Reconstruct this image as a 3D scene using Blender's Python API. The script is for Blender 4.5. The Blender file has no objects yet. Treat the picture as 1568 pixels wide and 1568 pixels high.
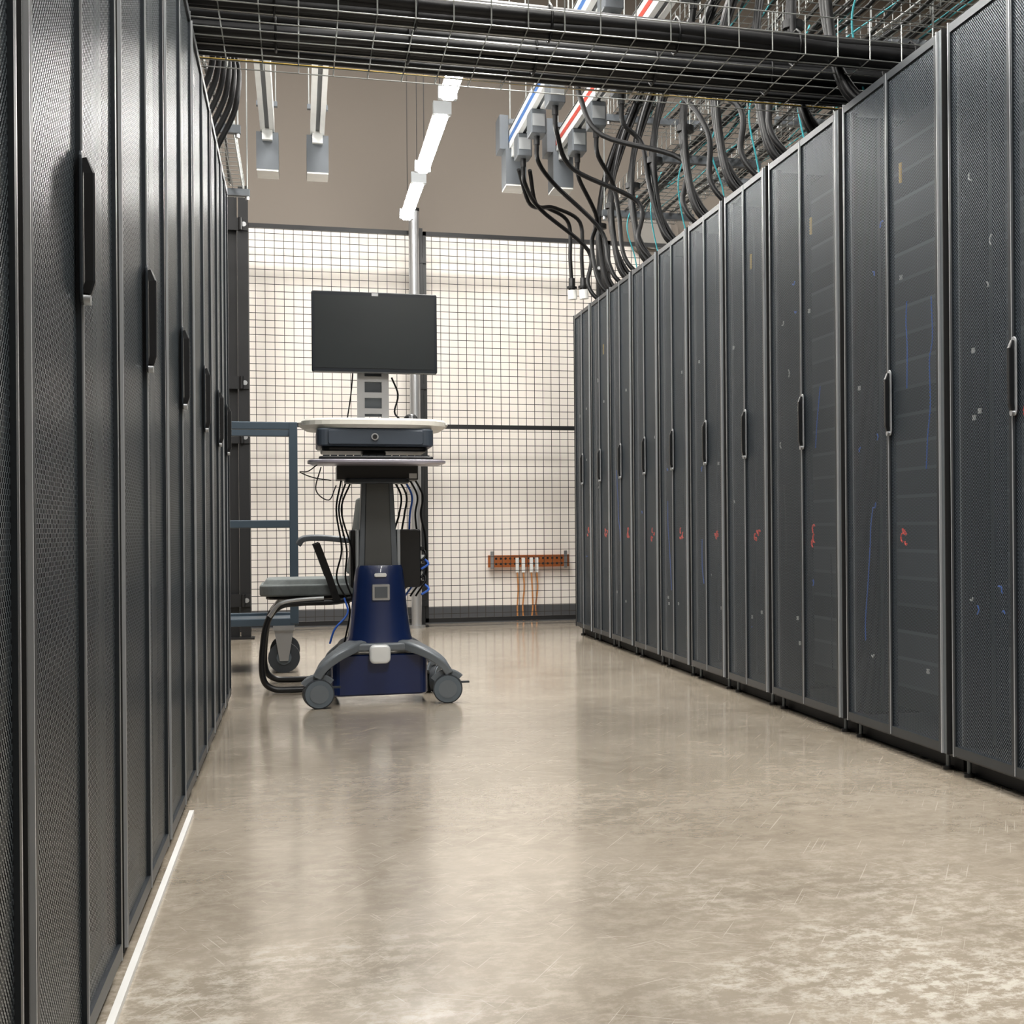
import bpy, math, random
from mathutils import Vector, Matrix
random.seed(7)
sc = bpy.context.scene
sc.view_settings.view_transform = 'Standard'
sc.view_settings.look = 'None'
sc.view_settings.exposure = 0.14

# ------------------------------------------------------------------ materials
def srgb(r, g, b):
    f = lambda c: (c/255/12.92) if c/255 <= 0.04045 else ((c/255+0.055)/1.055)**2.4
    return (f(r), f(g), f(b), 1)

def mat(name, rgb, rough=0.5, metal=0.0, var=0.08, scale=12.0, emis=None, estr=0.0, coat=0.0, spec=0.5):
    m = bpy.data.materials.new(name); m.use_nodes = True
    nt = m.node_tree; p = nt.nodes['Principled BSDF']
    col = srgb(*rgb)
    tc = nt.nodes.new('ShaderNodeTexCoord'); nz = nt.nodes.new('ShaderNodeTexNoise')
    nz.inputs['Scale'].default_value = scale; nz.inputs['Detail'].default_value = 2
    mx = nt.nodes.new('ShaderNodeMix'); mx.data_type = 'RGBA'
    mx.inputs[6].default_value = tuple(c*(1-var) for c in col[:3])+(1,)
    mx.inputs[7].default_value = tuple(min(1, c*(1+var)) for c in col[:3])+(1,)
    nt.links.new(tc.outputs['Object'], nz.inputs['Vector'])
    nt.links.new(nz.outputs['Fac'], mx.inputs[0])
    nt.links.new(mx.outputs[2], p.inputs['Base Color'])
    p.inputs['Roughness'].default_value = rough
    p.inputs['Metallic'].default_value = metal
    p.inputs['Specular IOR Level'].default_value = spec
    if coat: p.inputs['Coat Weight'].default_value = coat
    if emis:
        p.inputs['Emission Color'].default_value = srgb(*emis)
        p.inputs['Emission Strength'].default_value = estr
    return m

def math_node(nt, op, a, b=None, c=None):
    n = nt.nodes.new('ShaderNodeMath'); n.operation = op
    for i, v in enumerate((a, b, c)):
        if v is None: continue
        if isinstance(v, (int, float)): n.inputs[i].default_value = v
        else: nt.links.new(v, n.inputs[i])
    return n.outputs[0]

def perf_mat(name, rgb, period, thr, rough=0.45, metal=0.3):
    m = mat(name, rgb, rough, metal, 0.12, 3.0)
    nt = m.node_tree; p = nt.nodes['Principled BSDF']; out = nt.nodes['Material Output']
    tc = nt.nodes.new('ShaderNodeTexCoord'); sp = nt.nodes.new('ShaderNodeSeparateXYZ')
    nt.links.new(tc.outputs['Object'], sp.inputs[0])
    k = 2*math.pi/period
    sy = math_node(nt, 'SINE', math_node(nt, 'MULTIPLY', sp.outputs[1], k))
    sz = math_node(nt, 'SINE', math_node(nt, 'MULTIPLY', sp.outputs[2], k))
    pr = math_node(nt, 'MULTIPLY', sy, sz)
    hole = math_node(nt, 'GREATER_THAN', pr, thr)
    tr = nt.nodes.new('ShaderNodeBsdfTransparent'); ms = nt.nodes.new('ShaderNodeMixShader')
    nt.links.new(hole, ms.inputs[0]); nt.links.new(p.outputs[0], ms.inputs[1]); nt.links.new(tr.outputs[0], ms.inputs[2])
    nt.links.new(ms.outputs[0], out.inputs[0])
    return m

def floor_mat():
    m = bpy.data.materials.new('polished_concrete'); m.use_nodes = True
    nt = m.node_tree; p = nt.nodes['Principled BSDF']
    tc = nt.nodes.new('ShaderNodeTexCoord')
    def noise(scale, det, rough=0.6, dist=0.0, vec=None):
        n = nt.nodes.new('ShaderNodeTexNoise')
        n.inputs['Scale'].default_value = scale; n.inputs['Detail'].default_value = det
        n.inputs['Roughness'].default_value = rough; n.inputs['Distortion'].default_value = dist
        nt.links.new(vec or tc.outputs['Object'], n.inputs['Vector']); return n.outputs['Fac']
    def ramp(fac, stops):
        r = nt.nodes.new('ShaderNodeValToRGB'); nt.links.new(fac, r.inputs[0])
        el = r.color_ramp.elements
        while len(el) < len(stops): el.new(0.5)
        for e, (pos, c) in zip(el, stops): e.position = pos; e.color = c
        return r.outputs[0]
    def mix(f, a, b):
        x = nt.nodes.new('ShaderNodeMix'); x.data_type = 'RGBA'
        for i, v in ((0, f), (6, a), (7, b)):
            if isinstance(v, (int, float, tuple)): x.inputs[i].default_value = v
            else: nt.links.new(v, x.inputs[i])
        return x.outputs[2]
    base = ramp(noise(1.8, 6, 0.65), [(0.30, srgb(134, 123, 107)), (0.5, srgb(151, 140, 124)), (0.72, srgb(168, 157, 141))])
    fine = ramp(noise(12, 7, 0.76), [(0.42, (0, 0, 0, 1)), (0.64, (1, 1, 1, 1))])
    c1 = mix(math_node(nt, 'MULTIPLY', fine, 0.34), base, srgb(186, 176, 159))
    mask = ramp(noise(1.5, 4, 0.6), [(0.44, (0, 0, 0, 1)), (0.62, (1, 1, 1, 1))])
    speck = ramp(noise(24, 7, 0.8), [(0.46, (0, 0, 0, 1)), (0.58, (1, 1, 1, 1))])
    sep = nt.nodes.new('ShaderNodeSeparateXYZ'); nt.links.new(tc.outputs['Object'], sep.inputs[0])
    near = nt.nodes.new('ShaderNodeMapRange'); nt.links.new(sep.outputs[1], near.inputs[0])
    near.inputs[1].default_value = 3.1; near.inputs[2].default_value = 2.2
    near.inputs[3].default_value = 0.12; near.inputs[4].default_value = 0.8
    f2 = math_node(nt, 'MULTIPLY', math_node(nt, 'MULTIPLY', speck, near.outputs[0]),
                   math_node(nt, 'MAXIMUM', mask, 0.15))
    c2 = mix(f2, c1, srgb(212, 206, 194))
    allsc = None
    for i, (ang, L, wd, th) in enumerate(((0.4, .10, .004, .80), (1.1, .24, .004, .79), (1.9, .12, .0035, .80), (2.6, .30, .004, .795), (3.0, .18, .0035, .80))):
        mp = nt.nodes.new('ShaderNodeMapping'); mp.vector_type = 'TEXTURE'
        mp.inputs['Location'].default_value = (i*3.1, i*5.7, 0); mp.inputs['Rotation'].default_value = (0, 0, ang)
        mp.inputs['Scale'].default_value = (L, wd, 1)
        nt.links.new(tc.outputs['Object'], mp.inputs['Vector'])
        s = math_node(nt, 'GREATER_THAN', noise(1.0, 0, 0.5, 0.0, mp.outputs[0]), th)
        allsc = s if allsc is None else math_node(nt, 'MAXIMUM', allsc, s)
    c3 = mix(math_node(nt, 'MULTIPLY', allsc, 0.38), c2, srgb(216, 209, 196))
    nt.links.new(c3, p.inputs['Base Color'])
    rr = nt.nodes.new('ShaderNodeMapRange'); nt.links.new(noise(7, 5, 0.75), rr.inputs[0])
    rr.inputs[1].default_value = .3; rr.inputs[2].default_value = .7
    rr.inputs[3].default_value = 0.14; rr.inputs[4].default_value = 0.26
    nt.links.new(rr.outputs[0], p.inputs['Roughness'])
    p.inputs['Specular IOR Level'].default_value = 1.0
    p.inputs['Coat Weight'].default_value = 0.35; p.inputs['Coat Roughness'].default_value = 0.11
    bp = nt.nodes.new('ShaderNodeBump'); bp.inputs['Strength'].default_value = 0.012; bp.inputs['Distance'].default_value = 0.01
    nt.links.new(noise(16, 3, 0.6), bp.inputs['Height']); nt.links.new(bp.outputs[0], p.inputs['Normal'])
    return m

def server_mat():
    m = mat('server_faces', (20, 23, 26), 0.5, 0.2)
    nt = m.node_tree; p = nt.nodes['Principled BSDF']
    tc = nt.nodes.new('ShaderNodeTexCoord'); sp = nt.nodes.new('ShaderNodeSeparateXYZ')
    nt.links.new(tc.outputs['Object'], sp.inputs[0])
    fr = math_node(nt, 'FRACT', math_node(nt, 'MULTIPLY', sp.outputs[2], 11.25))
    st = math_node(nt, 'GREATER_THAN', fr, 0.88)
    wn = nt.nodes.new('ShaderNodeTexWhiteNoise'); wn.noise_dimensions = '1D'
    nt.links.new(math_node(nt, 'FLOOR', math_node(nt, 'MULTIPLY', sp.outputs[2], 11.25)), wn.inputs['W'])
    v = math_node(nt, 'MULTIPLY_ADD', wn.outputs[0], 0.04, 0.008)
    v = math_node(nt, 'ADD', v, math_node(nt, 'MULTIPLY', st, 0.05))
    cb = nt.nodes.new('ShaderNodeCombineColor')
    nt.links.new(v, cb.inputs[0]); nt.links.new(math_node(nt, 'MULTIPLY', v, 1.08), cb.inputs[1]); nt.links.new(math_node(nt, 'MULTIPLY', v, 1.2), cb.inputs[2])
    nt.links.new(cb.outputs[0], p.inputs['Base Color'])
    return m

M = dict(
    black=mat('black_powdercoat', (16, 17, 19), 0.42, 0.1),
    recess=mat('black_recess', (3, 3, 4), 0.7),
    frame=mat('dark_grey_steel', (40, 45, 50), 0.38, 0.4),
    edge=mat('brushed_edge_trim', (176, 179, 182), 0.3, 0.5),
    edge2=mat('grey_corner_post', (104, 110, 114), 0.36, 0.5),
    perf=perf_mat('perforated_door', (84, 93, 101), 0.010, -0.06, 0.4, 0.4),
    perfl=perf_mat('perforated_door_mesh', (94, 103, 109), 0.011, 0.06, 0.30, 0.7),
    server=server_mat(),
    plastic=mat('black_plastic', (18, 19, 21), 0.35),
    red=mat('red_cable', (245, 70, 40), 0.5), blue=mat('blue_cable', (36, 92, 190), 0.5),
    white=mat('white_plastic', (228, 229, 226), 0.45), teal=mat('teal_cable', (60, 165, 175), 0.5),
    label=mat('paper_label', (170, 172, 170), 0.6),
    yellow=mat('yellow_cable', (170, 142, 48), 0.5),
    stripeb=mat('blue_stripe', (50, 92, 150), 0.45), striper=mat('red_stripe', (170, 58, 44), 0.45),
    cable=mat('black_cable', (3, 4, 6), 0.45, spec=0.3),
    wire=mat('zinc_wire', (146, 149, 147), 0.35, 0.7),
    wired=mat('dark_mesh_wire', (50, 44, 40), 0.5, 0.3),
    bus=mat('busway_aluminium', (222, 224, 223), 0.35, 0.2),
    grey=mat('light_grey_enclosure', (150, 154, 156), 0.45, 0.2),
    dgrey=mat('mid_grey_enclosure', (88, 93, 98), 0.45, 0.2),
    cream=mat('cream_worktop', (236, 233, 223), 0.35),
    slate=mat('slate_drawer', (62, 70, 80), 0.4, 0.1),
    silver=mat('silver_metal', (190, 192, 194), 0.3, 0.8),
    alu=mat('brushed_column', (88, 90, 90), 0.35, 0.6, 0.1),
    navy=mat('navy_plastic', (12, 33, 78), 0.28, 0.0, 0.06, coat=0.4),
    base=mat('grey_base_plastic', (98, 104, 109), 0.4, 0.1),
    wheel=mat('grey_wheel', (84, 93, 100), 0.45),
    tyre=mat('dark_tyre', (42, 47, 52), 0.6),
    screen=mat('monitor_screen', (28, 34, 36), 0.28),
    bezel=mat('monitor_bezel', (16, 24, 32), 0.3),
    purple=mat('keyboard_tray', (160, 156, 166), 0.3, 0.4),
    fabric=mat('grey_fabric', (106, 112, 111), 0.85, 0, 0.2, 60),
    steelblue=mat('blue_grey_paint', (60, 73, 84), 0.42, 0.2),
    copper=mat('copper_bar', (180, 104, 56), 0.35, 0.5, 0.2),
    copcab=mat('orange_ground_cable', (196, 134, 80), 0.5),
    wallw=mat('white_wall_paint', (246, 240, 232), 0.6, 0, 0.02, 2),
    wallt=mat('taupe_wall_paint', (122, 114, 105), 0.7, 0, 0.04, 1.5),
    basebd=mat('grey_baseboard', (76, 78, 81), 0.5),
    ceil=mat('ceiling_paint', (140, 137, 132), 0.8),
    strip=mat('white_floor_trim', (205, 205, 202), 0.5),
    tube=mat('led_tube', (255, 254, 250), 0.4, emis=(255, 252, 246), estr=72.0),
    panel=mat('fill_panel_glow', (255, 252, 245), 0.4, emis=(255, 250, 242), estr=4.0),  # glow of the added ceiling fill panels
    floor=floor_mat(),
)
M['panel'].cycles.emission_sampling = 'NONE'

# ------------------------------------------------------------------ mesh builder
class B:
    def __init__(s): s.v = []; s.f = []; s.m = []; s.mats = []; s.smooth = []
    def mi(s, k):
        if k not in s.mats: s.mats.append(k)
        return s.mats.index(k)
    def add(s, vs, fs, k, smooth=False):
        o = len(s.v); s.v += [tuple(v) for v in vs]; i = s.mi(k)
        for f in fs: s.f.append(tuple(o+j for j in f)); s.m.append(i); s.smooth.append(smooth)
    def box(s, a, b, k):
        x0, x1 = sorted((a[0], b[0])); y0, y1 = sorted((a[1], b[1])); z0, z1 = sorted((a[2], b[2]))
        vs = [(x0,y0,z0),(x1,y0,z0),(x1,y1,z0),(x0,y1,z0),(x0,y0,z1),(x1,y0,z1),(x1,y1,z1),(x0,y1,z1)]
        s.add(vs, [(0,3,2,1),(4,5,6,7),(0,1,5,4),(1,2,6,5),(2,3,7,6),(3,0,4,7)], k)
    def quad(s, vs, k): s.add(vs, [(0,1,2,3)], k)
    def rbox(s, a, b, r, k, axis=2, n=4, taper=None):
        c = [(a[i]+b[i])/2 for i in range(3)]; h = [abs(b[i]-a[i])/2 for i in range(3)]
        u, w = [(1,2),(2,0),(0,1)][axis]
        r = min(r, h[u]*.99, h[w]*.99)
        prof = []
        for q,(sx,sy) in enumerate(((1,1),(-1,1),(-1,-1),(1,-1))):
            for i in range(n+1):
                t = math.pi/2*(q+i/n)
                prof.append((sx*(h[u]-r)+r*math.cos(t), sy*(h[w]-r)+r*math.sin(t)))
        N = len(prof); vs = []
        e = min(r*0.4, h[axis]*0.5, 0.006)
        for off, sh in ((-h[axis], e),(-h[axis]+e, 0),(h[axis]-e, 0),(h[axis], e)):
            for (pu,pw) in prof:
                p = [0,0,0]; p[axis] = c[axis]+off
                fu = 1-sh/h[u]; fw = 1-sh/h[w]
                tu = tw = 1
                if taper and off > 0: tu, tw = taper
                p[u] = c[u]+pu*fu*tu; p[w] = c[w]+pw*fw*tw; vs.append(p)
        fs = []
        for l in range(3):
            for i in range(N):
                j = (i+1) % N; fs.append((l*N+i, l*N+j, (l+1)*N+j, (l+1)*N+i))
        fs.append(tuple(range(N-1,-1,-1))); fs.append(tuple(range(3*N,4*N)))
        s.add(vs, fs, k)
    def tube(s, pts, r, k, n=8, caps=True, smooth=True):
        pts = [Vector(p) for p in pts]; rings = []; prev = None
        rs = r if isinstance(r, (list, tuple)) else [r]*len(pts)
        for i, p in enumerate(pts):
            t = (pts[min(i+1,len(pts)-1)]-pts[max(i-1,0)])
            if t.length < 1e-9: t = Vector((0,0,1))
            t.normalize()
            if prev is None:
                a = Vector((0,0,1)) if abs(t.z) < .9 else Vector((1,0,0))
                u = t.cross(a).normalized()
            else:
                u = prev - t*prev.dot(t)
                u = u.normalized() if u.length > 1e-6 else t.orthogonal().normalized()
            prev = u; w = t.cross(u)
            rings.append([p+(u*math.cos(2*math.pi*j/n)+w*math.sin(2*math.pi*j/n))*rs[i] for j in range(n)])
        vs = [v for rg in rings for v in rg]; fs = []
        for i in range(len(rings)-1):
            for j in range(n):
                jj = (j+1)%n; fs.append((i*n+j, i*n+jj, (i+1)*n+jj, (i+1)*n+j))
        s.add(vs, fs, k, smooth)
        if caps:
            s.add(rings[0], [tuple(range(n-1,-1,-1))], k); s.add(rings[-1], [tuple(range(n))], k)
    def cyl(s, a, b, r, k, n=20, smooth=True): s.tube([a, b], r, k, n, True, smooth)
    def sweep_rect(s, pts, w, h, k, up=(0,0,1)):
        pts = [Vector(p) for p in pts]; up = Vector(up); vs = []
        ws = w if isinstance(w,(list,tuple)) else [w]*len(pts); hs = h if isinstance(h,(list,tuple)) else [h]*len(pts)
        for i, p in enumerate(pts):
            t = (pts[min(i+1,len(pts)-1)]-pts[max(i-1,0)]).normalized()
            sd = t.cross(up).normalized(); nn = sd.cross(t)
            W = ws[i]/2; H = hs[i]/2; ch = 0.35
            for (a,b) in ((-W,-H),(W,-H),(W,H*(1-ch)),(W*(1-ch),H),(-W*(1-ch),H),(-W,H*(1-ch))):
                vs.append(p+sd*a+nn*b)
        n = 6; fs = []
        for i in range(len(pts)-1):
            for j in range(n):
                jj=(j+1)%n; fs.append((i*n+j,i*n+jj,(i+1)*n+jj,(i+1)*n+j))
        fs.append(tuple(range(n-1,-1,-1))); L=(len(pts)-1)*n; fs.append(tuple(range(L,L+n)))
        s.add(vs, fs, k)
    def prism(s, poly, axis, a, b, k):
        u, w = [(1,2),(0,2),(0,1)][axis]; vs = []
        for c in (a, b):
            for (pu,pw) in poly:
                p=[0,0,0]; p[axis]=c; p[u]=pu; p[w]=pw; vs.append(p)
        N=len(poly); fs=[tuple(range(N-1,-1,-1)), tuple(range(N,2*N))]
        for i in range(N):
            j=(i+1)%N; fs.append((i,j,N+j,N+i))
        s.add(vs, fs, k)
    def obj(s, name, loc=(0,0,0), bevel=0.0, parent=None, recalc=True):
        me = bpy.data.meshes.new(name); me.from_pydata(s.v, [], s.f)
        for k in s.mats: me.materials.append(M[k])
        me.polygons.foreach_set('material_index', s.m)
        me.polygons.foreach_set('use_smooth', s.smooth)
        me.update()
        if recalc:
            import bmesh
            bm = bmesh.new(); bm.from_mesh(me); bmesh.ops.recalc_face_normals(bm, faces=bm.faces); bm.to_mesh(me); bm.free()
        o = bpy.data.objects.new(name, me); o.location = loc
        sc.collection.objects.link(o)
        if bevel:
            bv = o.modifiers.new('bevel', 'BEVEL'); bv.width = bevel; bv.segments = 2; bv.limit_method = 'ANGLE'; bv.angle_limit = math.radians(40)
        if parent: o.parent = parent
        return o

def empty(name, loc=(0,0,0)):
    e = bpy.data.objects.new(name, None); e.location = loc; e.empty_display_size = 0.1
    sc.collection.objects.link(e); return e

def bez(ctrl, n=10):
    P = [Vector(c) for c in ctrl]; P = [P[0]*2-P[1]]+P+[P[-1]*2-P[-2]]; out=[]
    for i in range(1, len(P)-2):
        for j in range(n):
            t=j/n; p0,p1,p2,p3=P[i-1],P[i],P[i+1],P[i+2]
            out.append(0.5*((2*p1)+(-p0+p2)*t+(2*p0-5*p1+4*p2-p3)*t*t+(-p0+3*p1-3*p2+p3)*t**3))
    out.append(P[-2]); return out

# ------------------------------------------------------------------ room shell
XL, XR, YF, YB, ZC = -3.2, 7.5, -2.5, 11.3, 5.0
def slab(name, a, b, k):
    x = B(); x.box(a, b, k); return x.obj(name)
slab('floor', (XL-.1, YF-.1, -.1), (XR+.1, YB+.2, 0), 'floor')
slab('ceiling', (XL-.1, YF-.1, ZC), (XR+.1, YB+.2, ZC+.1), 'ceil')
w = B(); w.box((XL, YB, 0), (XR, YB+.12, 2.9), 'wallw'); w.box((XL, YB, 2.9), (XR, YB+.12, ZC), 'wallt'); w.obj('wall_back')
slab('wall_left', (XL-.1, YF, 0), (XL, YB, ZC), 'wallt')
slab('wall_right', (XR, YF, 0), (XR+.1, YB, ZC), 'wallt')
slab('wall_front', (XL, YF-.1, 0), (XR, YF, ZC), 'wallt')
slab('baseboard_back', (XL, YB-.015, 0), (XR, YB-.001, .12), 'basebd')
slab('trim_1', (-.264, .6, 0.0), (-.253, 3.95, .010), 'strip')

# ------------------------------------------------------------------ server racks
RH = 2.1
def rack(X0, s, y0, y1, left=False):
    b = B(); W = y1-y0; cx = (y0+y1)/2
    lx = lambda d: s*d
    hw = W/2-.001
    perf = 'perfl' if left else 'perf'
    D = 1.0
    zb = .03 if left else .055
    b.box((lx(.05), -hw, .05), (lx(D), -hw+.015, RH-.02), 'black')
    b.box((lx(.05), hw-.015, .05), (lx(D), hw, RH-.02), 'black')
    b.box((lx(.03), -hw, RH-.03), (lx(D), hw, RH), 'black')
    b.box((lx(.03), -hw, .045), (lx(D), hw, .065), 'black')
    b.box((lx(D-.02), -hw+.015, .065), (lx(D), hw-.015, RH-.03), 'black')
    b.box((lx(.03), -hw, zb), (lx(.05), hw, .08), 'black')
    ya = -hw+.033
    b.box((lx(.006), -hw+.002, zb), (lx(.05), -hw+.024, RH-.004), 'edge2')
    b.box((lx(.0), -hw+.025, zb), (lx(.045), -hw+.030, RH-.004), 'edge')
    b.box((lx(.035), hw-.055, zb), (lx(.05), hw, RH-.004), 'recess')
    b.box((lx(.002), hw-.006, zb), (lx(.035), hw-.002, RH-.004), 'recess')
    b.box((lx(.0), hw-.052, zb), (lx(.03), hw-.048, RH-.004), 'edge')
    yb = hw-.053
    mid = (ya+yb)/2
    for (p, q) in ((ya, mid-.003), (mid+.003, yb)):
        st = .012
        b.box((lx(0), p, zb+.005), (lx(.02), p+st, RH-.012), 'frame')
        b.box((lx(0), q-st, zb+.005), (lx(.02), q, RH-.012), 'frame')
        b.box((lx(0), p+st, zb+.005), (lx(.02), q-st, zb+.03), 'frame')
        b.box((lx(0), p+st, RH-.035), (lx(.02), q-st, RH-.012), 'frame')
        b.quad([(lx(.006), p+st, zb+.03), (lx(.006), q-st, zb+.03), (lx(.006), q-st, RH-.035), (lx(.006), p+st, RH-.035)], perf)
    b.box((lx(-.002), mid-.006, zb+.005), (lx(.0), mid-.003, RH-.012), 'edge')
    hz = 1.095 if left else 1.075; hy = mid-.018
    # handle: base plate, solid swing lever (slim), lock barrel
    b.rbox((lx(-.004), hy-.015, hz-.1), (lx(0), hy+.015, hz+.1), .013, 'frame' if left else 'edge', axis=0)
    b.sweep_rect([(lx(-.008), hy, hz-.086), (lx(-.012), hy, hz-.07), (lx(-.012), hy, hz+.04), (lx(-.012), hy, hz+.07), (lx(-.006), hy, hz+.09)], [.014, .017, .017, .017, .013], [.010, .012, .013, .013, .008], 'plastic', up=(lx(-1), 0, .001))
    b.cyl((lx(-.004), hy, hz-.093), (lx(-.012), hy, hz-.093), .008, 'silver', 10)
    b.quad([(lx(.17), -hw+.05, .1), (lx(.17), hw-.05, .1), (lx(.17), hw-.05, RH-.08), (lx(.17), -hw+.05, RH-.08)], 'server')
    b.box((lx(.13), -hw+.03, .08), (lx(.17), -hw+.055, RH-.04), 'frame')
    b.box((lx(.13), hw-.055, .08), (lx(.17), hw-.03, RH-.04), 'frame')
    if not left:
        rnd = random.Random(int(y0*100))
        near = 3.0 < y0 < 3.5
        wide = W > .7
        for yv in ((-hw+.18, hw-.14, -.09) if wide else (hw-.16,)):
            zz = [rnd.uniform(.15, 1.3)]
            for q in range(rnd.randint(2, 5)): zz.append(zz[-1]+rnd.uniform(.06, .13))
            zz = [z for z in zz if z < 1.95]
            dr = rnd.uniform(-.02, .02)
            if len(zz) > 1:
                b.tube(bez([(lx(.03), yv+dr*i+rnd.uniform(-.012,.012), z) for i, z in enumerate(zz)], 5), .0021, rnd.choice(['blue', 'blue', 'plastic']), 5)
        for q in range(7 if wide else 3):      # small patch-lead ends, connectors
            z = rnd.choice([1.62, 1.47, 1.3, .98, .8, .5, .3])+rnd.uniform(-.04, .04); yy = rnd.uniform(-.2, .75)*hw
            a = rnd.uniform(0, 6); R = rnd.uniform(.008, .016)
            b.tube(bez([(lx(.02), yy+R*math.cos(a+i*1.2), z+R*math.sin(a+i*1.2)) for i in range(3)], 3), .0025, rnd.choice(['blue', 'blue', 'label']), 5)
        ry = -.075 if wide else -hw+.2
        cl = [.66] if not near else [1.47, 1.45, .98, .82, .68, .66, .45, .43, .2, .18]
        for z0 in cl:
            for q in range(4):
                a = rnd.uniform(0, 6); yy = ry+rnd.uniform(-.03, .03); z = z0+rnd.uniform(-.03, .03); R = rnd.uniform(.007, .013)
                b.tube(bez([(lx(.020), yy+R*math.cos(a+i*1.2), z+R*math.sin(a+i*1.2)+i*.003) for i in range(4)], 3), .003, 'white' if (q == 3 and near) else 'red', 5)
        for q in range(4):
            z = rnd.choice([1.45, 1.15, .98, .35, .3])+rnd.uniform(-.03, .03); yy = rnd.uniform(-.7, .7)*hw
            b.box((lx(.018), yy-.008, z-.007), (lx(.022), yy+.008, z+.007), 'label')
        if rnd.random() < .4:
            b.box((lx(.018), -.2*hw, 1.74), (lx(.022), -.2*hw+.016, 1.80), 'yellow')
        for fy in (-hw+.07, hw-.07):
            for d in (.04, D-.1):
                b.cyl((lx(d), fy, 0), (lx(d), fy, .010), .016, 'black', 12)
                b.cyl((lx(d), fy, .010), (lx(d), fy, .05), .007, 'edge2', 8)
    b.box((lx(.06 if not left else .015), -hw+.01, .002), (lx(D-.14), hw-.01, .045), 'recess')
    b.obj('server_rack', (X0, cx, 0), recalc=False)

RE = [3.03, 3.86, 4.70, 5.52, 6.14, 6.755, 7.37, 7.985, 8.60, 9.18, 9.76]
for a, c in zip([1.4, 2.2]+RE[:-1], [2.2, 3.03]+RE[1:]): rack(1.73, 1, a, c)
LE = [-.05, .83, 1.71, 2.58, 3.46, 4.34, 5.24, 5.97, 6.5]
for a, c in zip(LE[:-1], LE[1:]): rack(-.268, -1, a, c, True)

# ------------------------------------------------------------------ fence
f = B(); FY = 10.95; FT = 2.83
def bar(x0, x1, z0, z1, y=FY, t=.02, k='black'): f.box((x0, y-t, z0), (x1, y+t, z1), k)
panels = [(-2.9, -1.68), (-1.62, -.40), (-.34, .80), (.86, 2.14), (2.20, 3.48), (3.54, 4.8), (4.86, 6.1), (6.16, 7.35)]
for (a, c) in panels:
    for z in (.03, 1.42, FT-.03): bar(a, c, z, z+.03)
    bar(a, a+.022, .03, FT); bar(c-.022, c, .03, FT)
    n = round((c-a)/.062)
    for i in range(1, n):
        x = a+(c-a)*i/n; f.box((x-.002, FY-.006, .05), (x+.002, FY-.002, FT-.02), 'wired')
    z = .09
    while z < FT-.03:
        if abs(z-1.435) > .025: f.box((a, FY-.002, z-.002), (c, FY+.002, z+.002), 'wired')
        z += .0505
for (a, c) in zip(panels[:-1], panels[1:]):
    xm = (a[1]+c[0])/2
    f.box((xm-.027, FY-.03, 0), (xm+.027, FY+.03, FT+.02), 'black')
    f.box((xm-.05, FY-.05, 0), (xm+.05, FY+.05, .012), 'black')
    for z in (.15, 1.2, 1.7, 2.6):
        f.box((xm-.05, FY-.036, z), (xm+.05, FY-.03, z+.04), 'black'); f.cyl((xm-.04, FY-.036, z+.02), (xm-.04, FY-.045, z+.02), .012, 'silver', 8)
f.obj('wire_mesh_fence')
p = B(); p.cyl((.79, 10.83, 0), (.79, 10.83, 2.95), .036, 'silver', 20); p.cyl((.79, 10.83, 0), (.79, 10.83, .02), .06, 'silver', 20)
p.cyl((.79, 10.83, 2.95), (.79, 10.83, 2.97), .04, 'plastic', 20); p.obj('steel_pole')
g = B()
g.box((-.43, 10.22, 0), (-.37, 10.28, 2.86), 'black'); g.box((-.36, 10.18, 0), (-.30, 10.24, 2.92), 'black')
g.box((-.45, 10.15, 0), (-.28, 10.31, .012), 'black')
for z in (.25, 1.3, 1.65, 2.67):
    g.cyl((-.325, 10.18, z), (-.325, 10.16, z), .016, 'silver', 8); g.box((-.44, 10.165, z-.04), (-.30, 10.18, z+.04), 'black')
    g.cyl((-.345, 10.15, z-.04), (-.345, 10.15, z+.04), .012, 'black', 8)
g.obj('gate_post')

c = B()
c.box((1.34, 11.235, .41), (1.95, 11.245, .50), 'copper')
for x in (1.37, 1.92):
    c.cyl((x, 11.245, .455), (x, 11.299, .455), .02, 'copper', 12); c.box((x-.012, 11.228, .40), (x+.012, 11.235, .53), 'silver')
for i in range(15):
    for z in (.435, .475): c.cyl((1.40+i*.035, 11.2349, z), (1.40+i*.035, 11.233, z), .009, 'recess', 8)
for i, x in enumerate((1.555, 1.60, 1.66, 1.70)):
    c.box((x-.012, 11.215, .37), (x+.012, 11.235, .48), 'white')
    c.tube(bez([(x, 11.225, .38), (x+.006, 11.225, .25), (x+random.uniform(-.01,.02), 11.23, .12), (x, 11.23, .01)], 6), .0065, 'copcab', 6)
c.obj('copper_ground_bar')

# ------------------------------------------------------------------ overhead cable trays
def wire_tray(b, axis, c0, c1, l0, l1, z, h=.1, r=.0027, tp=.1, cp=.05):
    P = (lambda l, c, zz: (l, c, zz)) if axis == 'x' else (lambda l, c, zz: (c, l, zz))
    def seg(a, e): b.tube([a, e], r, 'wire', 4, False, False)
    n = max(2, round((c1-c0)/cp))
    for i in range(n+1): seg(P(l0, c0+(c1-c0)*i/n, z), P(l1, c0+(c1-c0)*i/n, z))
    for cc in (c0, c1):
        for k in (.5, 1): seg(P(l0, cc, z+h*k), P(l1, cc, z+h*k))
    l = l0
    while l <= l1+1e-6:
        seg(P(l, c0, z+r), P(l, c1, z+r)); seg(P(l, c0, z), P(l, c0, z+h)); seg(P(l, c1, z), P(l, c1, z+h)); l += tp

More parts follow.
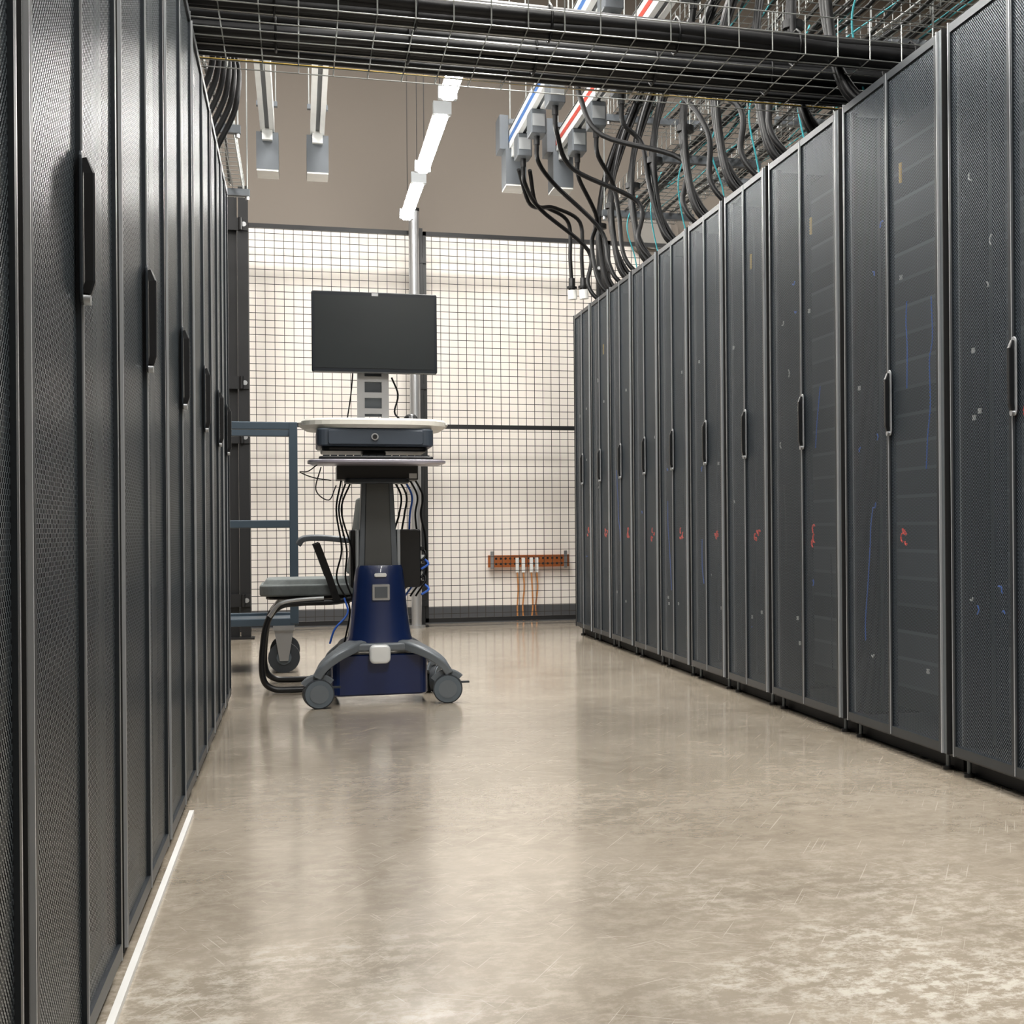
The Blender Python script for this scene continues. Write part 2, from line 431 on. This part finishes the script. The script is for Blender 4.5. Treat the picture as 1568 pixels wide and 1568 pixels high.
def hanger_y(b, x0, x1, y, z, k='dgrey'):
    b.box((x0-.04, y-.02, z-.045), (x1+.04, y+.02, z-.005), k)
    for x in (x0-.025, x1+.025):
        b.cyl((x, y, z-.06), (x, y, ZC-.001), .005, 'wire', 6); b.cyl((x, y, z-.065), (x, y, z-.045), .012, 'silver', 6)

TZ = 2.27
te = empty('overhead_cable_tray', (0, 0, 0))
t = B()
wire_tray(t, 'x', 4.70, 5.38, -1.6, 3.4, TZ, .13, .0022, .115, .08)
for x in (-.9, 2.4):
    t.box((x-.02, 4.66, TZ-.045), (x+.02, 5.44, TZ-.005), 'dgrey')
    for y in (4.68, 5.42): t.cyl((x, y, TZ-.06), (x, y, ZC-.001), .005, 'wire', 6)
t.obj('wire_basket', parent=te)
cb = B(); rnd = random.Random(3)
for (yc, zc, spread, n, r0) in ((4.80, TZ+.055, .05, 11, .022), (5.12, TZ+.06, .065, 14, .022), (5.29, TZ+.035, .04, 5, .016)):
    for i in range(n):
        a = i*2.399; rr = spread*math.sqrt((i+.5)/n)
        tw = rnd.uniform(-.5, .5)
        pts = []
        for j in range(14):
            x = -1.5+4.8*j/13; aa = a+tw*x
            pts.append((x, yc+rr*math.cos(aa)+rnd.uniform(-.004,.004)-.02*math.sin(x*1.2+yc*3), max(TZ+.024, zc+rr*.75*math.sin(aa)+rnd.uniform(-.004,.004))))
        cb.tube(bez(pts, 3), rnd.uniform(.8, 1.15)*r0, 'cable', 10)
    if n > 5:
        for x in [-.9+.42*q for q in range(10)]:
            yo = yc-.02*math.sin(x*1.2+yc*3)
            cb.tube([(x, yo+(spread+.022)*math.cos(q*.6283), zc+(spread*.75+.022)*math.sin(q*.6283)) for q in range(11)], .004, 'cable', 5)
cb.tube(bez([(-1.5+4.8*j/12, 5.36+.008*math.sin(j*1.3), TZ+.02) for j in range(13)], 4), .003, 'yellow', 6)
cb.obj('trunk_cables', parent=te)

for (x0, x1, z, l0, l1) in ((1.87, 2.38, 2.70, 3.3, 9.6), (2.55, 3.05, 2.95, 3.3, 9.8), (1.9, 2.45, 3.3, 3.3, 9.7), (-.82, -.30, 2.70, 3.3, 9.5)):
    t = B(); wire_tray(t, 'y', x0, x1, l0, l1, z, .1, .0025)
    for y in (4.25, 6.4, 7.8, 9.25): hanger_y(t, x0, x1, y, z)
    rnd = random.Random(11)
    for i in range(11):
        k = ['cable', 'teal', 'cable', 'cable', 'white', 'cable', 'cable', 'teal', 'cable', 'cable', 'teal'][i]
        xc = rnd.uniform(x0+.05, x1-.05)
        t.tube(bez([(xc+rnd.uniform(-.03,.03), l0+.1+(l1-l0-.3)*j/12, z+.014+rnd.uniform(0,.02)) for j in range(13)], 3), .009 if k == 'cable' else .004, k, 5)
    t.obj('wire_basket', parent=te)

def busway(x, stripe=None, taps=(), right=False):
    b = B(); z = 3.12; y1 = 9.65; y0 = 2.6
    b.box((x-.024, y0, z), (x+.024, y1, z+.1), 'dgrey')
    for sx in (-1, 1):
        b.box((x+sx*.012, y0, z-.012), (x+sx*.040, y1, z), 'bus'); b.box((x+sx*.034, y0, z), (x+sx*.040, y1, z+.11), 'bus')
    b.box((x-.040, y0, z+.1), (x+.040, y1, z+.112), 'bus')
    if stripe:
        b.box((x-.043, y0, z+.03), (x-.040, y1, z+.06), stripe)
    b.box((x-.064, 9.5, z-.24), (x+.064, 9.72, z-.015), 'dgrey'); b.box((x-.062, 9.502, z-.25), (x+.062, 9.718, z-.24), 'white')  # white bottom plate: the lit underside of the grey box, put into colour
    if right: b.box((x-.10, 9.52, z-.015), (x-.045, 9.72, z+.2), 'dgrey')
    b.cyl((x-.02, 9.5, z-.03), (x-.02, 9.47, z-.03), .012, 'silver', 8); b.box((x-.03, 9.46, z-.07), (x+.03, 9.5, z+.02), 'bus')
    y = 3.2
    while y < 9.6:
        b.box((x-.06, y-.02, z+.112), (x+.06, y+.02, z+.14), 'dgrey')
        for sx in (-1, 1): b.cyl((x+sx*.05, y, z+.12), (x+sx*.05, y, ZC-.001), .005, 'wire', 6)
        y += 1.55
    for ty in taps:
        b.rbox((x-.045, ty-.08, z-.15), (x+.045, ty+.08, z-.012), .01, 'dgrey', axis=2)
        b.box((x-.035, ty-.084, z-.11), (x+.035, ty-.08, z-.04), 'grey')
        b.cyl((x, ty, z-.15), (x, ty, z-.20), .018, 'plastic', 10)
    b.obj('busway')
busway(-.165); busway(.125)
T3 = (9.2, 8.65, 8.0, 7.3, 6.5); T4 = (9.0, 8.4, 7.7, 7.0, 6.2)
busway(1.33, 'stripeb', T3, True); busway(1.63, 'striper', T4, True)
q = B(); q.box((-.12, 8.5, 3.24), (.08, 8.54, 3.27), 'black')
for x in (-.1, .06): q.cyl((x, 8.52, 3.26), (x, 8.52, ZC-.001), .006, 'black', 6)
q.obj('busway_hanger_bracket')

d = B(); rnd = random.Random(5)
targets = [9.5, 9.2, 8.8, 8.4, 8.0, 7.5, 7.0, 6.5, 6.0, 5.6]
src = [(1.33, y) for y in T3]+[(1.63, y) for y in T4]
src.sort(key=lambda s: -s[1])
for (sx, sy), ty in zip(src, targets):
    ex = 1.9+rnd.uniform(0, .15)
    pts = [(sx, sy, 2.93), (sx+.01, sy, 2.82), (sx+.10+rnd.uniform(0,.06), (sy+ty)/2+.1, 2.66+rnd.uniform(-.03,.08)), (1.78+rnd.uniform(-.04,.03), ty+.1, 2.50), (1.79, ty+.04, 2.28), (1.85, ty, 2.17), (ex, ty, RH+.014)]
    d.tube(bez(pts, 7), .0135, 'cable', 8)
for y in (9.35, 8.75, 8.2, 7.6, 6.95, 6.35, 5.8, 5.4, 4.9):
    x = 1.80+rnd.uniform(-.02, .05)
    for o in (0, .028, .05):
        e = .03 if o == .05 else 0
        pts = [(x+.25+e, y+.25+o, 3.45), (x+.08+e, y+.12+o, 3.05), (x-.01, y+o, 2.7), (x, y+o-.02, 2.4+e), (x+.04+e, y-.07+o, 2.2+e), (x+.16+e, y-.12+o, RH+.014)]
        d.tube(bez(pts, 7), .014, 'cable', 8)
    d.cyl((x-.004, y-.0+.02, 2.60), (x-.004, y+.02, 2.63), .042, 'cable', 10)
for i in range(7):
    y = 9.0-i*.65
    d.tube(bez([(2.0, y, 2.74), (1.93, y-.02, 2.55), (1.97+rnd.uniform(-.04,.04), y, 2.35), (2.02, y, RH+.006)], 7), .004, 'teal', 6)
d.obj('power_drop_cables')
h = B()
for (dx, dy) in ((0, 0), (.07, -.04)):
    h.tube(bez([(1.33+dx, 9.40, 2.95), (1.43+dx*.6, 9.6, 2.78), (1.58+dx*.5, 9.8+dy, 2.80), (1.735+dx, 9.93+dy, 2.74), (1.745+dx, 9.93+dy, 2.5), (1.755+dx, 9.93+dy, 2.32)], 7), .013, 'cable', 8)
    h.cyl((1.755+dx, 9.93+dy, 2.37), (1.755+dx, 9.93+dy, 2.29), .022, 'plastic', 12)
    h.cyl((1.755+dx, 9.93+dy, 2.29), (1.76+dx, 9.93+dy, 2.23), .03, 'white', 14)
    h.cyl((1.755+dx, 9.93+dy, 2.315), (1.755+dx, 9.93+dy, 2.30), .034, 'cable', 14)
h.obj('hanging_power_connectors')
l = B()
for i in range(6):
    y = 6.0+i*.1; xx = -.32+.014*i
    l.tube(bez([(-.7, 5.6+i*.03, 2.66), (-.45, 5.8, 2.67), (xx, y, 2.60+.015*i), (xx+.015, y+.08, 2.48), (xx-.06, y+.1, 2.3), (xx-.15, y+.1, RH+.014)], 7), .012, 'cable', 8)
l.obj('network_cables', parent=te)

# ------------------------------------------------------------------ linear lights
for (y0, y1) in ((9.40, 10.45), (7.82, 9.05), (6.25, 7.48), (4.68, 5.9), (3.1, 4.3), (1.5, 2.7), (-.1, 1.1)):
    e = empty('linear_ceiling_light', (.715, (y0+y1)/2, 2.85)); hl = (y1-y0)/2
    b = B(); b.box((-.03, -hl-.02, 0), (.03, hl+.02, .03), 'white'); b.box((-.045, -hl-.05, -.03), (.045, -hl, .035), 'grey'); b.box((-.045, hl, -.03), (.045, hl+.05, .035), 'grey')
    for yy in (-hl+.1, hl-.1): b.cyl((0, yy, .03), (0, yy, ZC-2.851), .0025, 'plastic', 6)
    b.obj('light_housing', parent=e)
    b = B(); b.prism([(-.036, 0), (.036, 0), (.036, -.025), (.022, -.042), (-.022, -.042), (-.036, -.025)], 1, -hl, hl, 'tube'); b.obj('led_tube', parent=e)
for x in (-1.6, 1.0, 4.6):  # unseen panels and area lamps, added for broad smooth fill light
    for y in (1.5, 5.0, 8.2):
        e = empty('added_fill_panel', (x, y, ZC-.001))
        b = B(); b.box((-.62, -.62, -.05), (.62, .62, 0), 'white'); b.obj('fill_panel_frame', parent=e)
        b = B(); b.box((-.6, -.6, -.056), (.6, .6, -.0505), 'panel'); b.obj('fill_panel_diffuser', parent=e)
        L = bpy.data.lights.new('fill_panel_lamp', 'AREA'); L.shape = 'RECTANGLE'; L.size = 1.15; L.size_y = 1.15; L.energy = 108; L.color = (1, .972, .94)
        lo = bpy.data.objects.new('fill_panel_lamp', L); lo.location = (0, 0, -.07); lo.parent = e; sc.collection.objects.link(lo)

# ------------------------------------------------------------------ computer cart
CX, CY = .305, 6.3
cart = empty('computer_cart', (CX, CY, 0))
m_ = B()
m_.rbox((-.252, -.10, 1.330), (.236, -.065, 1.653), .008, 'bezel', axis=1)
m_.box((-.240, -.1015, 1.347), (.224, -.0995, 1.637), 'screen')
m_.rbox((-.16, -.065, 1.39), (.13, -.03, 1.59), .03, 'bezel', axis=1)
m_.box((-.02, -.1025, 1.638), (.005, -.0995, 1.649), 'silver')
m_.obj('monitor', parent=cart)
m_ = B()
m_.box((-.075, -.03, 1.14), (-.047, .02, 1.40), 'silver'); m_.box((.02, -.03, 1.14), (.048, .02, 1.40), 'silver')
m_.box((-.047, -.012, 1.16), (.02, .0, 1.40), 'dgrey')
for z in (1.17, 1.235, 1.30): m_.box((-.047, -.03, z), (.02, -.012, z+.022), 'silver')
m_.rbox((-.09, -.05, 1.125), (.065, .06, 1.15), .02, 'silver')
m_.tube(bez([(.06, -.02, 1.32), (.085, -.02, 1.25), (.07, -.03, 1.18), (.09, -.03, 1.15)], 5), .004, 'cable', 6)
m_.tube(bez([(-.09, -.0, 1.36), (-.10, -.0, 1.25), (-.115, -.0, 1.15)], 5), .003, 'cable', 6)
m_.obj('monitor_mount', parent=cart)
m_ = B()
def oval(w, dpt, z0, z1, yc, k, b, e=3.2, N=40, xc=-.015):
    vs = []
    for z, sh in ((z0, .93), (z0+(z1-z0)*.35, 1.0), (z1-(z1-z0)*.2, 1.0), (z1, .975)):
        for i in range(N):
            t = 2*math.pi*i/N; cs, sn = math.cos(t), math.sin(t)
            vs.append((xc+w/2*sh*math.copysign(abs(cs)**(2/e), cs), yc+dpt/2*sh*math.copysign(abs(sn)**(2/e), sn), z))
    fs = [(l*N+i, l*N+(i+1)%N, (l+1)*N+(i+1)%N, (l+1)*N+i) for l in range(3) for i in range(N)]
    fs += [tuple(range(N-1,-1,-1)), tuple(range(3*N,4*N))]
    b.add(vs, fs, k)
oval(.565, .44, 1.097, 1.135, -.07, 'cream', m_)
m_.tube([(-.275, -.19, 1.118), (-.295, -.12, 1.12), (-.295, .0, 1.12), (-.275, .07, 1.118)], .009, 'cream', 8)
m_.tube([(.245, -.19, 1.118), (.265, -.12, 1.12), (.265, .0, 1.12), (.245, .07, 1.118)], .009, 'cream', 8)
m_.add([(x*.03+.13, y*.05-.1, 1.135+z*.03) for z, s_ in ((0,1),(.6,.9),(.95,.55)) for (x, y) in [(math.cos(a*math.pi/5)*s_, math.sin(a*math.pi/5)*s_) for a in range(10)]],
       [(l*10+i, l*10+(i+1)%10, (l+1)*10+(i+1)%10, (l+1)*10+i) for l in range(2) for i in range(10)]+[tuple(range(20,30))], 'plastic', True)
m_.obj('worktop', parent=cart)
m_ = B()
m_.rbox((-.238, -.27, 1.025), (.205, .12, 1.096), .03, 'slate')
m_.rbox((-.195, -.277, 1.032), (.165, -.268, 1.088), .008, 'slate', axis=1)
m_.cyl((-.02, -.276, 1.062), (-.02, -.284, 1.062), .014, 'silver', 16); m_.cyl((-.02, -.284, 1.062), (-.02, -.288, 1.062), .009, 'plastic', 12)
m_.rbox((-.22, -.24, 1.008), (.185, .1, 1.026), .03, 'plastic')
m_.obj('drawer', parent=cart)
m_ = B()
oval(.525, .27, .955, .972, -.20, 'purple', m_, 5, xc=-.01)
m_.rbox((-.23, -.30, .972), (.2, -.15, .985), .01, 'plastic')
for r in range(4):
    for i in range(14): m_.box((-.215+i*.029, -.29+r*.033, .985), (-.19+i*.029, -.263+r*.033, .990), 'frame')
m_.box((-.16, -.12, .90), (.155, .1, .955), 'plastic'); m_.box((-.06, -.1, .955), (.03, .08, 1.01), 'plastic')
m_.box((.12, -.125, .905), (.15, -.12, .925), 'silver')
m_.rbox((-.13, -.16, .885), (.12, .0, .905), .02, 'frame')
m_.obj('keyboard_tray', parent=cart)
m_ = B()
m_.prism([(-.078, .52), (.078, .52), (.060, .90), (-.062, .90)], 1, -.06, .07, 'dgrey')
m_.prism([(-.056, .52), (.055, .52), (.044, .90), (-.046, .90)], 1, -.066, -.06, 'alu')
m_.box((-.086, -.045, .53), (-.074, .06, .70), 'grey'); m_.box((.075, -.045, .53), (.088, .06, .70), 'grey')
m_.obj('lift_column', parent=cart, bevel=.004)
m_ = B()
m_.rbox((.085, .03, .46), (.175, .25, .70), .01, 'plastic', axis=1)
m_.rbox((-.105, .05, .46), (-.06, .25, .70), .01, 'plastic', axis=1)
for i in range(5):
    z = .62-.035*i
    m_.tube(bez([(.165, .06, z), (.19, .04, z-.01), (.195+.01*math.sin(i*2), .03, z-.03), (.175, .02, z-.05)], 5), .005, ['cable','blue','cable','cable','blue'][i], 6)
    m_.box((.165, .04, z-.008), (.19, .07, z+.008), 'white' if i%2 else 'plastic')
m_.obj('computer_unit', parent=cart)
m_ = B()
prof = [(.555, .088, .085), (.54, .094, .09), (.49, .100, .095), (.38, .110, .11), (.27, .124, .125), (.245, .134, .13)]
N = 36; vs = []
for z, rx, ry in prof:
    for i in range(N):
        t = 2*math.pi*i/N; cs, sn = math.cos(t), math.sin(t); e = 3
        vs.append((.005+rx*math.copysign(abs(cs)**(2/e), cs), ry*math.copysign(abs(sn)**(2/e), sn), z))
fs = [(l*N+i, l*N+(i+1)%N, (l+1)*N+(i+1)%N, (l+1)*N+i) for l in range(len(prof)-1) for i in range(N)]
m_.add(vs, fs, 'navy', True); m_.add(vs[:N], [tuple(range(N))], 'navy')
m_.rbox((-.028, -.115, .415), (.042, -.095, .48), .006, 'silver', axis=1); m_.box((-.018, -.118, .425), (.032, -.1145, .47), 'dgrey')
m_.rbox((-.018, -.103, .508), (.03, -.092, .524), .007, 'white', axis=1)
m_.rbox((-.185, -.12, .035), (.187, .16, .20), .03, 'navy', axis=2)
m_.obj('base_shroud', parent=cart)
m_ = B()
feet = [(-.238, -.19), (.262, -.17), (-.20, .26), (.235, .26)]
for (fx, fy) in feet:
    sx = 1 if fx > 0 else -1; sy = 1 if fy > 0 else -1
    pts = bez([(sx*.0, sy*.06, .232), (sx*.09, fy*.5, .238), (fx*.62, fy*.8, .215), (fx*.88, fy*.97, .172), (fx*1.03, fy, .118)], 6)
    n = len(pts)
    m_.sweep_rect(pts, [.10-.055*i/(n-1) for i in range(n)], [.04-.008*i/(n-1) for i in range(n)], 'base')
m_.rbox((-.12, -.14, .212), (.125, .14, .246), .04, 'base')
m_.rbox((-.042, -.165, .165), (.04, -.12, .24), .02, 'bus', axis=1)
m_.obj('base_legs', parent=cart, bevel=.005)
def caster(b, x, y, r, ang=0.0, wk='wheel'):
    c, s_ = math.cos(ang), math.sin(ang)
    ax = Vector((s_, -c, 0)); o = Vector((x, y, r))
    for sg in (-1, 1):
        a = o+ax*sg*.005; e = o+ax*sg*.026
        b.cyl(a, e, r, 'tyre', 28); b.cyl(e, e+ax*sg*.004, r*.92, wk, 28); b.cyl(e+ax*sg*.004, e+ax*sg*.006, r*.62, 'base', 20)
    side = Vector((c, s_, 0))
    pts = [o+side*(r*1.1*math.cos(t))+Vector((0,0,r*1.1*math.sin(t))) for t in [math.radians(q) for q in range(40, 150, 12)]]
    b.sweep_rect(pts, .03, .01, 'base', up=tuple(ax))
    b.cyl((x, y, r*1.05), (x, y, r*1.05+.03), .016, 'frame', 12)
m_ = B()
for (fx, fy), a in zip(feet, (.12, -.1, .9, 1.2)): caster(m_, fx, fy, .058, a)
for fx, fy, sg in ((-.238, -.19, 1), (.262, -.17, 1)):
    m_.box((fx+sg*.05, fy-.01, .078), (fx+sg*.085, fy+.015, .085), 'tyre')
m_.obj('casters', parent=cart)
m_ = B()
for i in range(3):
    x = -.16+.02*i
    m_.tube(bez([(x+.02, .03, .90), (x-.01*i, .03, .78), (x+.02, .04, .62), (x+.015*i, .05, .50), (x+.05, .05, .38), (x+.03, .06, .24)], 7), .004, 'cable', 6)
for i in range(5):
    x = .08+.022*i
    m_.tube(bez([(x-.02, .06, .92), (x+.02, .08, .84), (x+.01, .06, .76), (x-.01+.01*i, .08, .66), (x+.03, .08, .5), (x-.01, .1, .42)], 7), .004, ['cable', 'cable', 'blue', 'cable', 'cable'][i], 6)
m_.tube(bez([(-.23, -.2, .96), (-.27, -.18, .93), (-.30, -.1, .93), (-.25, -.05, .91), (-.18, 0, .90)], 6), .0025, 'cable', 5)
m_.tube(bez([(-.22, -.1, .95), (-.24, -.08, .86), (-.19, -.02, .82), (-.16, .02, .88)], 6), .0025, 'cable', 5)
m_.tube(bez([(-.13, .05, .42), (-.12, .0, .36), (-.17, -.02, .30), (-.19, 0, .24)], 6), .004, 'blue', 6)
m_.obj('loose_cables', parent=cart)

# ------------------------------------------------------------------ guest chair
ch = empty('guest_chair', (0, 6.98, 0))
b = B()
b.rbox((-.165, -.24, .415), (.27, .24, .465), .07, 'fabric', axis=2, n=6)
b.rbox((-.155, -.225, .455), (.26, .225, .487), .09, 'fabric', axis=2, n=6, taper=(.94, .94))
b.rbox((-.14, -.21, .40), (.26, .21, .415), .05, 'plastic', axis=2)
b.obj('seat', parent=ch, bevel=.012)
b = B()
b.sweep_rect(bez([(.225, 0, .50), (.25, 0, .62), (.26, 0, .72), (.275, 0, .84)], 5), .42, .05, 'fabric', up=(-1, 0, .1))
b.obj('backrest', parent=ch, bevel=.01)
b = B()
for sy in (-.235, .235):
    b.tube(bez([(.28, sy, .60), (.26, sy, .44), (.18, sy, .392), (-.0, sy, .385), (-.085, sy, .37), (-.135, sy, .30), (-.155, sy, .16), (-.15, sy, .06), (-.11, sy, .02), (-.04, sy, .014), (.15, sy, .014), (.36, sy, .014)], 6), .0135, 'plastic', 10)
    b.tube(bez([(.1, sy-.012, .405), (-.0, sy-.012, .40), (-.08, sy-.012, .385), (-.125, sy-.012, .33)], 6), .009, 'silver', 8)
    b.sweep_rect(bez([(.155, sy, .39), (.12, sy, .50), (.085, sy, .60), (.07, sy, .64)], 5), .03, .03, 'plastic', up=(0,1,0))
b.tube([(.36, -.235, .014), (.36, .235, .014)], .0135, 'plastic', 10)
b.tube([(-.0, -.235, .385), (-.0, .235, .385)], .012, 'plastic', 8)
b.tube([(.2, -.235, .39), (.2, .235, .39)], .012, 'plastic', 8)
b.obj('sled_frame', parent=ch)
b = B()
for sy in (-.25, .25):
    b.sweep_rect(bez([(-.005, sy, .635), (.02, sy, .662), (.10, sy, .665), (.2, sy, .655), (.27, sy, .65)], 5), .05, .026, 'dgrey')
b.obj('armrests', parent=ch, bevel=.004)

# ------------------------------------------------------------------ blue-grey trolley
tr = empty('utility_trolley', (0, 7.7, 0))
b = B()
xa, xb, ya, yb = -1.15, -.025, 0.0, .55
for y in (ya, yb):
    for x in (xa, xb): b.box((x-.02, y-.02, .24), (x+.02, y+.02, 1.23), 'steelblue')
    for z in (.25, .73, 1.21): b.box((xa, y-.018, z-.018), (xb, y+.018, z+.02), 'steelblue')
for x in (xa, xb):
    for z in (.25, .73, 1.21): b.box((x-.018, ya, z-.018), (x+.018, yb, z+.02), 'steelblue')
b.box((xa, ya, .235), (xb, yb, .255), 'steelblue')
b.obj('tube_frame', parent=tr, bevel=.004)
b = B()
for x in (xa+.05, xb-.05):
    for y in (ya+.02, yb-.02):
        b.cyl((x-.0, y-.02, .075), (x-.0, y+.02, .075), .075, 'tyre', 24); b.cyl((x, y-.023, .075), (x, y+.023, .075), .035, 'wheel', 16)
        for s2 in (-1, 1): b.prism([(x-.02, .06), (x+.02, .06), (x+.045, .21), (x-.045, .21)], 1, y+s2*.027, y+s2*.031, 'silver')
        b.box((x-.05, y-.04, .21), (x+.05, y+.04, .233), 'silver')
b.obj('trolley_wheels', parent=tr)

b = B(); b.cyl((2.62, YB-.001, 2.98), (2.62, YB-.06, 2.98), .2, 'wallt', 32); b.cyl((2.62, YB-.06, 2.98), (2.62, YB-.09, 2.98), .14, 'ceil', 32); b.obj('round_wall_vent', bevel=.006)

# ------------------------------------------------------------------ world & camera
wd = bpy.data.worlds.new('World'); sc.world = wd; wd.use_nodes = True
wd.node_tree.nodes['Background'].inputs[0].default_value = (.8, .8, .8, 1); wd.node_tree.nodes['Background'].inputs[1].default_value = .3
cam = bpy.data.cameras.new('Camera'); co = bpy.data.objects.new('Camera', cam); sc.collection.objects.link(co)
cam.sensor_width = 36; cam.lens = 2287/1568*36; cam.shift_x = -.25; cam.shift_y = .014; cam.clip_start = .05; cam.clip_end = 100
th = math.atan(718/2287)
R = Matrix.Rotation(-th, 4, 'Z') @ Matrix.Rotation(math.radians(90), 4, 'X') @ Matrix.Rotation(-.008, 4, 'Z')
co.matrix_world = Matrix.Translation((0, 0, .7)) @ R
sc.camera = co
